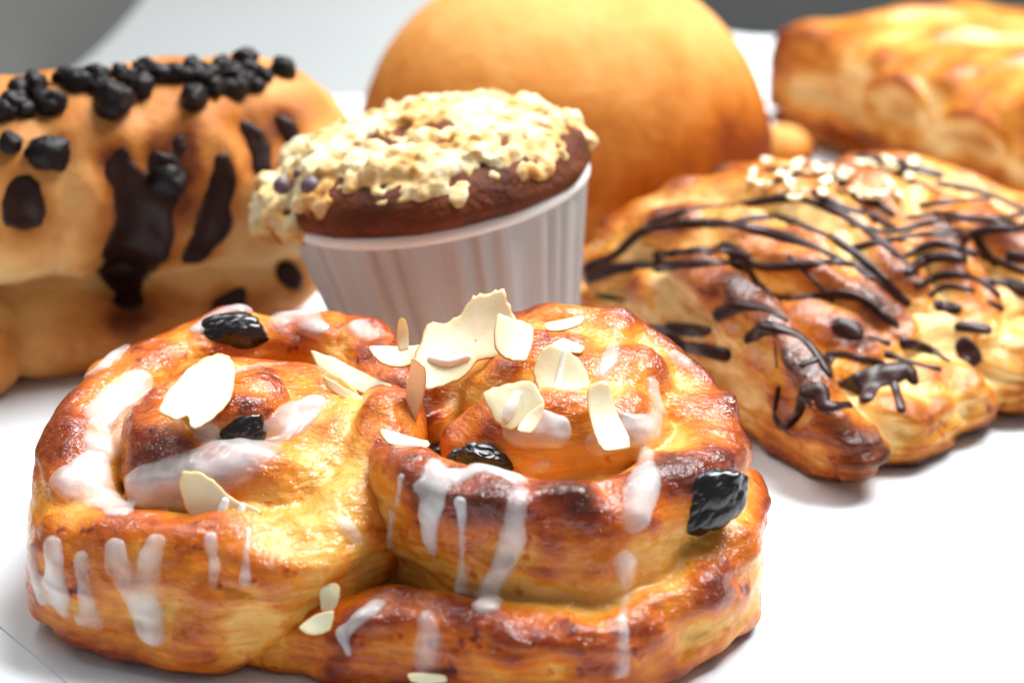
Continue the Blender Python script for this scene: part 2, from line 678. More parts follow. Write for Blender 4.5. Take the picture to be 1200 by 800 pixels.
# ------------------------------------------------------------------ the almond and raisin danish in front
H = 0.04
base_f = Field((-8.9, -5.4, -0.1), (5.4, 4.9, 4.9), H)
fl = base_f.new()
# left snail: base, inner coil, back ring, front band
fl.chain([(-4.6, -0.2, 0.9, 2.7)], squash=0.58, k=0.2)
fl.band([(-4.3 + r * math.cos(a), -0.3 + r * 1.05 * math.sin(a), z, w) for a, r, z, w in
         [(math.radians(d), 0.1 + 1.45 * (i / 12), 3.5 - 0.30 * (i / 12), 0.62) for i, d in
          [(k, 40 - k * 55) for k in range(0, 8)]]], Z0, 0.85, k=0.08)
fl.band([(-4.3 + 1.42 * math.cos(math.radians(a)), -0.35 + 1.55 * math.sin(math.radians(a)), z, 0.68) for a, z in
         [(-330, 3.3), (-300, 3.3), (-260, 3.35), (-220, 3.2), (-180, 3.05), (-140, 2.95), (-100, 2.85), (-60, 2.9), (-20, 3.05), (10, 3.1)]],
        Z0, 0.9, k=0.06)
fl.band([(-1.9, 0.2, 2.9, 0.6), (-2.1, 1.5, 3.3, 0.7), (-2.9, 2.6, 3.5, 0.72), (-4.2, 3.1, 3.5, 0.72), (-5.6, 2.6, 3.35, 0.72),
         (-6.6, 1.5, 3.1, 0.72), (-7.05, 0.1, 2.8, 0.7), (-6.9, -1.2, 2.5, 0.65), (-6.4, -2.1, 2.2, 0.6)], Z0, 0.9, k=0.06)
fl.band([(-7.3, -0.6, 1.9, 0.5), (-7.05, -1.8, 2.05, 0.62), (-6.3, -2.7, 2.15, 0.68), (-5.0, -3.1, 2.2, 0.72), (-3.7, -2.9, 2.3, 0.8),
         (-2.7, -2.1, 2.65, 0.85), (-2.1, -1.1, 3.0, 0.75), (-1.9, -0.2, 3.15, 0.6), (-2.0, 0.6, 3.1, 0.5)], Z0, 0.85, k=0.1)
fl.roughen(lambda P: 0.10 * fbm(P, 0.8, 2, 3) + 0.035 * fbm(P * [1, 1, 2.2], 2.6, 3, 9) + 0.028 * np.maximum(0, fbm(P, 3.2, 2, 13)) + 0.06 * fbm(P * [.5, .5, 3.2], 1.5, 2, 11) * sstep(2.9, 1.6, P[:, 2]), 0.3)
fl.warp([(.2, .55), (.1, 1.5)], 300)
fl.cutbelow(Z0)
fr = base_f.new()
fr.chain([(-4.4, -3.0, .5, .6), (-3.3, -3.1, .6, .75), (-2.4, -3.4, .6, .7)], squash=.9, k=.2)
fr.chain([(1.0, -0.9, 1.0, 2.8)], squash=0.55, k=0.2)
# right snail: dome, coil, outer band
fr.chain([(0.35, 0.75, 2.7, 1.3), (1.5, 0.45, 2.65, 1.35)], squash=0.88, k=0.2)
fr.chain([(0.5, -3.45, 1.1, .35), (1.6, -3.25, 1.55, .5), (2.7, -2.4, 1.95, .5)], squash=.9, k=.15)
fr.chain([(-0.35, -0.5, 2.5, 0.75), (0.6, -0.85, 2.75, 0.95), (1.6, -0.7, 2.75, 1.0)], squash=0.85, k=0.12)
fr.band([(-1.55, -1.2, 3.0, 0.5), (-1.35, -2.1, 3.0, 0.6), (-0.5, -2.7, 2.95, 0.7), (0.7, -2.95, 2.9, 0.75), (1.9, -2.6, 2.9, 0.75), (2.7, -1.75, 2.95, 0.72),
         (2.95, -0.6, 3.05, 0.68), (2.6, 0.5, 3.3, 0.68), (1.9, 1.35, 3.6, 0.72), (1.0, 1.75, 3.7, 0.75), (0.0, 1.55, 3.6, 0.7), (-0.8, 0.9, 3.3, 0.6), (-1.2, 0.2, 2.9, .5)],
        Z0, 0.85, lean=-0.16, k=0.16)
fr.band([(-3.2, -2.9, 0.9, 0.5), (-2.4, -3.6, 1.25, 0.62), (-1.0, -4.0, 1.4, 0.7), (0.6, -4.15, 1.45, 0.75), (2.1, -3.7, 1.6, 0.75), (3.05, -2.7, 1.9, 0.74),
         (3.45, -1.5, 2.05, 0.64), (3.4, -0.2, 2.1, 0.62), (2.95, 0.9, 2.1, 0.62), (2.1, 1.8, 2.1, 0.62), (1.0, 2.3, 2.0, 0.6)], Z0, 0.8, k=0.08)
fr.roughen(lambda P: 0.10 * fbm(P, 0.8, 2, 23) + 0.035 * fbm(P * [1, 1, 2.2], 2.6, 3, 29) + 0.028 * np.maximum(0, fbm(P, 3.2, 2, 13)) + 0.06 * fbm(P * [.5, .5, 3.2], 1.5, 2, 31) * sstep(2.9, 1.6, P[:, 2]), 0.3)
fr.warp([(.2, .55), (.1, 1.5)], 400)
fr.cutbelow(Z0)

danish = thing('almond_danish', 'glazed double swirl danish with almond flakes, raisins and white icing, sharp in front', 'danish', (-1.9, -0.5, Z0))
PATCH = [  # darker and paler bake: (x, y, radius cm, amount)
    (620, 570, .9, .2), (720, 560, .8, .22), (560, 560, .6, .2), (690, 600, .7, .25), (820, 480, .7, .38), (835, 520, .5, .3), (790, 430, .7, .2), (560, 600, .7, .2), (780, 600, .6, .2),
    (640, 640, .7, .15), (65, 530, .5, .2), (110, 470, .4, .15), (230, 590, .7, .32), (170, 570, .5, .25), (200, 520, .4, .2), (310, 430, .5, .3), (430, 420, .5, .3), (400, 500, .6, .2),
    (300, 590, .6, .1), (480, 560, .5, .15), (560, 460, .5, -.1), (620, 500, .8, -.05), (600, 720, .9, .18), (480, 690, .7, .2), (700, 700, .8, .15), (850, 660, .6, .12),
    (400, 560, .9, -.3), (430, 620, .8, -.3), (350, 640, .9, -.2), (300, 680, .8, -.15), (150, 440, .5, -.25), (230, 400, .5, -.25), (130, 520, .4, -.2), (380, 410, .4, -.25), (100, 600, .4, -.1),
    (620, 780, .9, -.1), (800, 700, .8, -.15), (460, 480, .4, -.25), (690, 650, .5, -.2), (780, 640, .5, -.2), (680, 400, .6, .2), (850, 470, .4, -.05), (600, 690, .5, .2),
]


def patches(bvh, V, lst):
    out = np.zeros(len(V))
    for x, y, r, a in lst:
        h, n = hit(bvh, x, y)
        if h is not None:
            w = V + 0.25 * np.stack([fbm(V, 1.4, 2, 200 + i) for i in range(3)], 1) if False else V
            d = np.linalg.norm(w - h, axis=1) * (1 + .35 * _pn(V))
            out += a * np.exp(-(d / r) ** 2)
    return out


def _pn(V):
    return fbm(V, 1.3, 2, 201)


def hit(bvh, px, py):
    d = ray(px, py)
    r = bvh.ray_cast(Vector(CAM), Vector(d))
    if r[0] is None:
        return None, None
    return np.array(r[0]), np.array(r[1])


meshes = [f.mesh() for f in (fl, fr)]
bvh_dan = BVHTree.FromPolygons(np.vstack([m[0] for m in meshes]).tolist(), np.vstack([meshes[0][1], meshes[1][1] + len(meshes[0][0])]).tolist())
for f, sd in ((fl, 5), (fr, 6)):
    V, Q = meshes[sd - 5]
    N = f.grad(V)
    side = 1 - np.abs(N[:, 2])
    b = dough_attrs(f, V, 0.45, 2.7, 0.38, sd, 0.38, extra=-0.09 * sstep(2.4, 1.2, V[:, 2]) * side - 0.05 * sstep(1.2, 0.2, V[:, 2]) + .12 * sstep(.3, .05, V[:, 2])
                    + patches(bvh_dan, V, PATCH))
    gl = np.clip(0.95 - 0.5 * sstep(1.6, 0.4, V[:, 2]) + 0.25 * fbm(V, 1.3, 2, sd + 40), 0, 1)
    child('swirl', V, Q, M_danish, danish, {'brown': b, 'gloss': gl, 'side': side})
def stroke_points(bvh, pts, step=6):
    """lay a stroke seen in the picture on the real surface"""
    p = spline(pts, 6) if len(pts) > 2 else spline(pts, 8)
    out = []
    for x, y, r in p:
        h, n = hit(bvh, x, y)
        if h is not None:
            out.append((*h, r))
    return out


both = base_f.new()
both.F = np.minimum(fl.F, fr.F)
ICING = [
    [(120, 520, .3), (130, 480, .4), (160, 450, .3)], [(170, 575, .3), (230, 560, .4), (300, 530, .3), (350, 490, .3)], [(75, 560, .25), (110, 575, .35), (140, 600, .2)],
    [(560, 545, .18), (600, 560, .22)], [(700, 520, .2), (760, 500, .25)], [(610, 500, .3), (650, 505, .25)],  # strokes: (x, y, radius cm)
    [(125, 500, .20), (140, 470, .26), (165, 445, .2)], [(130, 490, .2), (128, 512, .14)],
    [(85, 560, .22), (105, 545, .28), (120, 565, .22)], [(160, 568, .25), (200, 560, .33), (250, 525, .26), (235, 495, .18)],
    [(250, 525, .22), (300, 515, .2), (340, 490, .24), (370, 470, .2)], [(235, 385, .2), (255, 370, .24), (285, 362, .16)],
    [(330, 375, .26), (350, 368, .28), (372, 385, .22)], [(330, 390, .1), (345, 400, .12)], [(420, 385, .22), (435, 395, .18)],
    [(105, 440, .12), (125, 425, .16), (150, 405, .14), (200, 385, .1)],
    [(35, 620, .1), (38, 660, .13), (50, 700, .10)], [(62, 640, .16), (68, 690, .2), (75, 715, .12)],
    [(95, 655, .13), (100, 690, .14), (108, 722, .19)], [(135, 640, .17), (140, 665, .18), (165, 710, .2), (178, 740, .2)],
    [(180, 635, .18), (172, 670, .2), (175, 715, .24), (185, 742, .14)], [(95, 725, .12), (115, 735, .1)],
    [(245, 630, .1), (250, 665, .14), (248, 690, .1)], [(290, 620, .06), (288, 660, .06), (287, 680, .09)], [(320, 650, .05), (318, 662, .07)],
    [(405, 615, .14), (418, 628, .12)],
    [(510, 545, .16), (505, 575, .2), (503, 620, .17), (508, 645, .14)], [(490, 570, .12), (520, 560, .2), (550, 555, .16), (575, 530, .12)],
    [(540, 590, .10), (542, 630, .08), (540, 690, .12)], [(610, 575, .13), (600, 610, .18), (598, 640, .15), (580, 680, .14), (570, 710, .22)],
    [(765, 450, .12), (768, 480, .17), (765, 510, .1)], [(755, 530, .12), (755, 565, .25), (745, 605, .24)], [(745, 605, .22), (740, 612, .18)],
    [(735, 660, .22), (733, 690, .13), (728, 730, .11), (729, 780, .14)], [(700, 440, .12), (715, 420, .14), (720, 405, .1)],
    [(500, 720, .16), (502, 750, .24), (500, 780, .22)], [(410, 735, .12), (425, 720, .17), (440, 708, .12)], [(400, 740, .1), (408, 765, .05)],
    [(640, 385, .13), (665, 380, .1)], [(790, 415, .12), (800, 425, .16)], [(470, 560, .08), (465, 590, .07)],
    [(700, 470, .1), (740, 490, .08)], [(600, 560, .08), (640, 545, .08)], [(270, 440, .10), (300, 430, .1), (335, 425, .1)], [(460, 600, .1), (455, 640, .07)],
]
fi = base_f.new()
for k, st in enumerate(ICING):
    p = stroke_points(bvh_dan, st)
    if len(p) < 2:
        continue
    # break where the stroke jumps to another fold
    runs, cur = [], [p[0]]
    for a, b in zip(p[:-1], p[1:]):
        if np.linalg.norm(np.array(b[:3]) - np.array(a[:3])) > 0.9:
            runs.append(cur)
            cur = []
        cur.append(b)
    runs.append(cur)
    for r in runs:
        if len(r) == 1:
            r = r + [tuple(np.array(r[0]) + [0.01, 0, 0, 0])]
        fi.chain([(q[0], q[1], q[2], q[3] * 1.12) for q in r], k=0.12, smooth=False, m=0.4)
th = 0.045
idx = np.nonzero(np.abs(fi.F) < .3)
fi.F[idx] += (.07 * fbm(np.stack([fi.ax[i][idx[i]] for i in range(3)], 1), 2.2, 2, 79)).astype(np.float32)
mask = fi.F < 0.5
film = np.where(mask, smax(both.F - th - np.clip(-fi.F, 0, .3) * 0.24, fi.F, 0.09), 1.0)
film = np.maximum(film, -0.12 - both.F)
fi.F = film.astype(np.float32)
fi.roughen(lambda P: 0.035 * fbm(P, 2.5, 2, 77), 0.12)
V, Q = fi.mesh()
lift = both.sample(both.F, V)
op = np.clip(0.0 + 5.0 * lift + .3 * fbm(V, 1.2, 2, 78), 0.08, 0.78)
child('icing', V, Q, M_icing, danish, {'opacity': op})


# ---- caramel that ran out under the front edge
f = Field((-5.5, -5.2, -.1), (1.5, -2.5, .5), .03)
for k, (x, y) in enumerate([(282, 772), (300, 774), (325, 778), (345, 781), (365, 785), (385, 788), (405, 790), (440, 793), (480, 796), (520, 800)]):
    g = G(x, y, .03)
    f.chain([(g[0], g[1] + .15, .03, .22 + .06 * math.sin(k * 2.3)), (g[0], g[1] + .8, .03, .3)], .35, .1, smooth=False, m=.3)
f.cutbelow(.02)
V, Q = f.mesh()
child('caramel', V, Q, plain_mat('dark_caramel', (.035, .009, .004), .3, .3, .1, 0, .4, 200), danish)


# ---- almond flakes
def flake(poly, normal, lift=0.05, parent=danish, bvh=bvh_dan, thick=0.042, curl=0.06, name='almond_flake', mat=None, seed=0, at=None):
    P = np.array(poly, float)
    c = P.mean(0)
    h, n = hit(bvh, *(at or c))
    if h is None:
        h = G(c[0], c[1], 3.6)
        n = np.array([0, 0, 1.0])
    d0 = ray(*c)
    nn = np.array(normal, float)
    nn /= np.linalg.norm(nn)
    org = CAM + d0 * (np.dot(h - CAM, d0) - max(lift, .15) - (.1 if parent == danish else 0))
    m = 40
    # smooth closed outline
    q = np.vstack([P[-2:], P, P[:2]])
    ring = []
    for i in range(2, len(q) - 2):
        for j in range(5):
            t = j / 5
            # corners stay fairly crisp: mix of straight and rounded
            lin = q[i] * (1 - t) + q[i + 1] * t
            cr = 0.5 * ((2 * q[i]) + (-q[i - 1] + q[i + 1]) * t + (2 * q[i - 1] - 5 * q[i] + 4 * q[i + 1] - q[i + 2]) * t * t
                        + (-q[i - 1] + 3 * q[i] - 3 * q[i + 1] + q[i + 2]) * t ** 3)
            ring.append(0.35 * lin + 0.65 * cr)
    ring = np.array(ring)
    rr = random.Random(seed)
    W = []
    for x, y in ring:
        d = ray(x, y)
        W.append(CAM + d * (np.dot(org - CAM, nn) / np.dot(d, nn)))
    W = np.array(W)
    cw = W.mean(0)
    e1 = W[np.argmax(np.linalg.norm(W - cw, axis=1))] - cw
    e1 /= np.linalg.norm(e1)
    e2 = np.cross(nn, e1)
    u, v = (W - cw) @ e1, (W - cw) @ e2
    k = len(W)
    jag = 1 + 0.035 * np.array([rr.uniform(-1, 1) for _ in range(k)])
    u, v = u * jag, v * jag
    sh = [(0.02, 1), (0.35, 1), (0.7, 1), (0.92, 1), (1.0, .55), (1.0, -.55), (0.92, -1), (0.6, -1), (0.02, -1)]
    V, A = [], []
    L = np.abs(u).max()
    for s, zz in sh:
        uu, vv = u * s, v * s
        bend = curl * ((uu / L) ** 2) * 2 + 0.03 * np.sin(uu * 4 + seed) * np.cos(vu * 5 if False else vv * 4 + seed * 1.7)
        P3 = cw + uu[:, None] * e1 + vv[:, None] * e2 + (zz * thick / 2 + bend)[:, None] * nn
        V.append(P3)
        A.append(np.full(k, 1.0 if abs(zz) < 1 else 0.75 * max(0, s - 0.55) * 2 * 0.6))
    V = np.vstack(V)
    A = np.concatenate(A)
    Q = grid_quads(len(sh), k, False, True)
    if np.dot(np.cross(e1, e2), nn) > 0 and (u[0] * v[1] - v[0] * u[1]) > 0:
        pass
    else:
        Q = Q[:, ::-1]
    return child(name, V, Q, mat or M_almond, parent, {'rim': A})


toC = -_Fw                                            # towards the viewer's side
FL = [
    ([(187, 485), (195, 460), (220, 435), (250, 423), (272, 428), (276, 450), (265, 475), (240, 500), (225, 506), (220, 488), (205, 494)], (0, -.35, 1), .22, .08),
    ([(213, 555), (232, 552), (250, 562), (275, 585), (306, 597), (300, 608), (282, 610), (268, 626), (245, 628), (225, 610), (215, 585)], (-.1, -.9, .45), .08, .06),
    ([(368, 420), (395, 424), (430, 438), (458, 455), (462, 472), (440, 468), (400, 448), (375, 436)], (-.1, -.5, .9), .10, .09),
    ([(378, 442), (400, 452), (425, 466), (444, 478), (436, 481), (405, 468), (385, 456)], (.2, -.8, .6), .03, .05),
    ([(433, 412), (450, 407), (478, 406), (500, 408), (502, 418), (480, 428), (455, 430), (440, 424)], (0, -.5, .85), .50, .08),
    ([(466, 374), (474, 374), (478, 390), (477, 408), (465, 408)], (.3, -1, .2), .45, .05),
    ([(486, 420), (500, 428), (498, 455), (490, 490), (480, 512), (470, 508), (474, 470)], (-.5, -.9, .1), .12, .06),
    ([(484, 440), (500, 380), (520, 378), (540, 368), (556, 350), (575, 346), (592, 344), (598, 358), (605, 375), (622, 385), (620, 405), (612, 424),
      (590, 418), (560, 424), (548, 440), (530, 452), (500, 466), (490, 455)], (-.15, -.75, .75), .55, .16),
    ([(580, 372), (604, 376), (624, 384), (622, 410), (612, 426), (592, 420), (580, 405)], (.35, -.6, .75), .62, .05),
    ([(567, 465), (590, 452), (618, 446), (630, 455), (638, 475), (622, 488), (600, 505), (582, 495)], (-.2, -.75, .75), .08, .05),
    ([(605, 505), (618, 485), (636, 474), (634, 492), (622, 508)], (.2, -.7, .7), .06, .03),
    ([(625, 432), (635, 412), (648, 408), (672, 416), (690, 440), (692, 465), (680, 486), (655, 486), (640, 470), (628, 450)], (.1, -.7, .75), .10, .07),
    ([(645, 408), (660, 396), (684, 408), (680, 416), (662, 412)], (.1, -.5, .9), .06, .03),
    ([(690, 456), (712, 452), (720, 475), (737, 515), (735, 528), (706, 533), (695, 505), (688, 475)], (.1, -.65, .8), .10, .07),
    ([(445, 508), (462, 507), (485, 513), (502, 520), (500, 528), (480, 524), (455, 522)], (.1, -.4, .9), .06, .04),
    ([(375, 690), (392, 682), (400, 690), (394, 712), (378, 714)], (-.2, -.9, .4), .05, .03),
    ([(350, 735), (370, 720), (392, 716), (386, 738), (365, 744)], (0, -.8, .6), .05, .03),
    ([(480, 788), (520, 790), (524, 797), (500, 801), (482, 797)], (0, -.9, .4), .04, .03),
    ([(640, 378), (660, 374), (684, 374), (680, 382), (655, 388), (640, 388)], (0, -.3, 1), .06, .03),
]
for i, (poly, nrm, lift, curl) in enumerate(FL):
    flake(poly, nrm, lift, curl=curl, seed=i, at=(540, 470) if False else None)


# ---- raisins
def raisin(px, py, r, stretch, ang, depth=0.25, seed=0, parent=danish, bvh=bvh_dan):
    h, n = hit(bvh, px, py)
    if h is None:
        return
    c = h - n * depth * r
    nu, nv = 80, 50
    V = []
    for i in range(nu):
        for j in range(nv):
            a, b = 2 * math.pi * i / nu, math.pi * (j + 0.5) / nv
            V.append((math.cos(a) * math.sin(b), math.sin(a) * math.sin(b), math.cos(b)))
    V = np.array(V)
    wr = 1 + 0.24 * fbm(V + seed * 3.1, 1.4, 1, seed) + 0.15 * np.sqrt(np.abs(fbm(V * [1, 1.4, 1] + seed, 2.2, 2, seed + 3)) + .02)
    L = V * wr[:, None] * np.array(stretch) * r
    up = np.array(_U)
    zz = -ray(px, py)
    xx = math.cos(ang) * _R + math.sin(ang) * up
    xx = xx - zz * np.dot(xx, zz)
    xx /= np.linalg.norm(xx)
    yy = np.cross(zz, xx)
    W = c + L[:, :1] * xx + L[:, 1:2] * yy + L[:, 2:] * zz
    Q = grid_quads(nu, nv, True, False)
    return child('raisin', W, Q[:, ::-1], M_raisin, parent)


raisin(272, 384, .60, (1.05, .55, .6), 0.08, .25, 1)
raisin(283, 510, .42, (.95, .65, .5), 0.7, .1, 2)
raisin(834, 588, .62, (1.0, .66, .6), 0.62, .12, 3)
raisin(514, 528, .34, (1.0, .6, .7), 0.2, -.35, 4)
raisin(572, 535, .40, (1.0, .6, .6), -0.25, -.3, 5)
raisin(545, 537, .22, (1.0, .8, .7), 0.1, -.2, 6)


# ------------------------------------------------------------------ helper: drizzle tubes on a surface
def drizzle(name, bvh, pts, mat, parent, flat=0.75, sink=0.35, attrs=None):
    p = [q for q in stroke_points(bvh, pts)]
    if len(p) < 3:
        return
    # drop big jumps between folds
    P = np.array(p)
    keep = [0]
    for i in range(1, len(P)):
        keep.append(i)
    P = P[keep]
    C, R = P[:, :3].copy(), P[:, 3]
    for _ in range(2):
        C[1:-1] = 0.5 * C[1:-1] + 0.25 * (C[:-2] + C[2:])
    m, k = len(C), 10
    V = []
    T = np.gradient(C, axis=0)
    T /= np.linalg.norm(T, axis=1, keepdims=True) + 1e-9
    rings = []
    for i in range(m):
        n = hit(bvh, *[0, 0])[1] if False else None
        loc, nrm, _, _ = bvh.find_nearest(Vector(C[i]))
        n = np.array(nrm)
        n = n - T[i] * np.dot(n, T[i])
        n /= np.linalg.norm(n) + 1e-9
        b = np.cross(T[i], n)
        c = np.array(loc) + n * R[i] * sink
        rad = R[i]
        rings.append((c, n, b, rad, T[i]))
    # rounded ends
    def end(rg, s):
        c, n, b, rad, t = rg
        return [(c + t * s * rad * f, n, b, rad * g, t) for f, g in ((0.9, 0.25), (0.7, 0.65), (0.35, 0.92))]
    rings = end(rings[0], -1) + rings + end(rings[-1], 1)[::-1]
    for c, n, b, rad, t in rings:
        for j in range(k):
            a = 2 * math.pi * j / k
            V.append(c + b * rad * math.cos(a) + n * rad * flat * math.sin(a))
    Q = grid_quads(len(rings), k, False, True)
    V = np.array(V)
    V += (0.01 * fbm(V, 6, 2, 5))[:, None]
    return child(name, V, Q[:, ::-1], mat, parent, {k: np.full(len(V), v) for k, v in (attrs or {}).items()})


# ------------------------------------------------------------------ plaited chocolate danish on the right
def g4(px, py, z, r):
    q = G(px, py, z)
    return (q[0], q[1], q[2], r)


flakes = [o for o in danish.children if o.name.startswith('almond_flake')]
FV, FQ, cnt = [], [], 0
for o in flakes:
    w = np.array(o.location + danish.location) / S
    v = np.array([q.co for q in o.data.vertices]) / S + w
    FV.append(v)
    FQ += [tuple(i + cnt for i in p.vertices) for p in o.data.polygons]
    cnt += len(v)
bvh_f = BVHTree.FromPolygons(np.vstack(FV).tolist(), FQ)
for st in [[(662, 412, .05), (657, 432, .07), (653, 455, .1), (650, 475, .13)], [(606, 462, .10), (599, 478, .15), (594, 490, .1)], [(264, 587, .1), (260, 602, .14), (258, 618, .08)],
           [(284, 592, .08), (281, 606, .12), (277, 620, .07)], [(505, 420, .10), (525, 424, .14), (548, 418, .10)]]:
    p = np.array(stroke_points(bvh_f, st))
    if len(p) < 2:
        continue
    f = Field(p[:, :3].min(0) - .3, p[:, :3].max(0) + .3, .018)
    f.chain([(*(q[:3] - _Fw * .01), q[3] * .62) for q in p], k=.03, smooth=False, m=.2)
    V, Q = f.mesh()
    child('icing_drop', V, Q, M_white, danish)

fc = Field((-1.0, 2.0, -0.1), (14.5, 19.0, 5.0), 0.055)
C0, L0, R0 = G(1003, 532)[:2], G(660, 376)[:2], G(1345, 392)[:2]
uu = (C0 - L0) / np.linalg.norm(C0 - L0)
B0 = L0 + R0 - C0
fc.prism([C0, R0, B0, L0], Z0, 1.95, 0.7, 0.1)
mid = (C0 + L0 + R0 + B0) / 4
fc.chain([g4(690, 350, .7, .75), g4(800, 405, .7, .8), g4(900, 468, .65, .8), g4(985, 520, .6, .7)], .95, .12)
fc.chain([g4(780, 345, 1.5, .8), g4(860, 400, 1.4, .8), g4(930, 460, 1.0, .7)], .8, .2)
fc.chain([g4(812, 315, 2.35, .55), g4(850, 342, 2.4, .62), g4(900, 398, 2.1, .64), g4(950, 460, 1.6, .66), g4(1000, 522, .85, .58)], .85, .04)
fc.chain([g4(720, 312, 1.7, .7), g4(790, 282, 2.4, .8), g4(880, 290, 2.65, .8), g4(960, 330, 2.4, .75), g4(1045, 395, 1.7, .65)], .9, .05)
fc.chain([g4(900, 375, 1.6, .6), g4(960, 395, 1.7, .65), g4(1030, 430, 1.3, .6)], .8, .06)
fc.chain([g4(740, 275, 2.0, .7), g4(800, 252, 2.5, .85), g4(880, 240, 2.9, .9), g4(960, 262, 2.9, .85), g4(1030, 315, 2.5, .75), g4(1070, 365, 1.8, .6)], .85, .05)
fc.chain([g4(1010, 470, .8, .75), g4(1060, 470, .8, .85), g4(1110, 468, .7, .8)], .9, .08)
fc.chain([g4(860, 226, 2.5, .75), g4(960, 222, 2.8, .75), g4(1020, 235, 2.8, .8), g4(1050, 265, 2.5, .6)], .8, .06)
fc.chain([g4(1010, 300, 2.3, .5), g4(1050, 285, 2.7, .75), g4(1100, 300, 2.5, .8), g4(1125, 345, 2.0, .72), g4(1140, 400, 1.4, .6)], .9, .04)
fc.chain([g4(1000, 505, .65, .6), g4(1050, 500, .7, .7), g4(1090, 490, .7, .65)], .95, .15)
fc.chain([g4(1120, 435, .8, .8), g4(1190, 430, .8, .95), g4(1240, 400, .8, .8)], .9, .08)
fc.chain([g4(1070, 245, 2.5, .7), g4(1130, 262, 2.6, .75), g4(1190, 300, 2.2, .75), g4(1225, 350, 1.6, .7)], .9, .04)
fc.chain([g4(1000, 212, 2.6, .7), g4(1080, 224, 2.6, .7), g4(1200, 275, 2.2, .8)], .8, .06)
for sl_ in ([g4(830, 350, 2.6, .22), g4(890, 420, 2.1, .3), g4(935, 475, 1.5, .25)], [g4(880, 340, 2.6, .2), g4(940, 385, 2.2, .26), g4(985, 440, 1.7, .3)],
            [g4(990, 275, 3.2, .2), g4(1045, 320, 2.9, .28), g4(1085, 385, 2.2, .3)], [g4(1080, 250, 3.1, .2), g4(1140, 300, 2.7, .25), g4(1165, 380, 2.0, .25)],
            [g4(770, 300, 2.9, .15), g4(880, 270, 3.3, .18), g4(980, 300, 3.1, .2), g4(1060, 370, 2.3, .2)]):
    fc.chain(sl_, 1.0, .3, op='sub')
fc.roughen(lambda P: 0.10 * fbm(P, 0.9, 2, 43) + 0.05 * fbm(P * [1, 1, 1.8], 2.4, 3, 49) + .05 * np.sin(P[:, 2] * 14 + 4 * fbm(P, .8, 2, 50)) * sstep(1.9, 1.2, P[:, 2]), 0.3)
fc.warp([(.18, .6), (.1, 1.6)], 600)
fc.cutbelow(Z0)
chocd = thing('chocolate_danish', 'plaited puff danish zigzagged with dark chocolate lines, flaked almonds on top', 'danish', (mid[0], mid[1], Z0))
CPATCH = [(720, 340, .7, -.25), (780, 365, .8, -.3), (840, 400, .7, -.3), (880, 440, .6, -.25), (720, 365, .4, .25), (690, 345, .4, .2), (880, 335, .5, .3), (920, 430, .5, .25), (935, 470, .5, .3),
          (960, 400, .6, .35), (1010, 395, .5, .4), (960, 345, .6, .25), (1030, 360, .5, .25), (900, 255, .8, -.2), (960, 275, .5, -.15), (870, 275, .5, .2), (780, 262, .7, .2),
          (880, 205, .5, .3), (1080, 330, .6, .25), (1110, 320, .5, .2), (1060, 300, .5, -.1), (1000, 290, .5, -.2), (1050, 480, .6, -.1), (1090, 500, .5, .1), (1000, 510, .4, .25),
          (1180, 290, .6, .25), (1150, 250, .5, .1), (980, 440, .5, -.2), (1090, 400, .4, -.2), (1180, 400, .6, -.2), (860, 480, .6, .1), (760, 410, .4, .2)]
V, Q = fc.mesh()
N = fc.grad(V)
b = dough_attrs(fc, V, 0.5, 2.4, 0.44, 8, 0.36, extra=-0.12 * (1 - np.abs(N[:, 2])) - .1 * sstep(1.5, .6, V[:, 2]) + 0.45 * sstep(.45, 0.05, V[:, 2])  # last term darkens the foot: contact shadow put into the dough colour
                + patches(BVHTree.FromPolygons(V.tolist(), Q.tolist()), V, CPATCH))
gl = np.clip(0.4 + 0.6 * sstep(.8, 2.0, V[:, 2]) + .2 * fbm(V, 1.2, 2, 3), 0, 1)
child('plaited_body', V, Q, M_chocdan, chocd, {'brown': b, 'gloss': gl, 'side': 1 - np.abs(N[:, 2])})
bvh_c = BVHTree.FromPolygons(V.tolist(), Q.tolist())
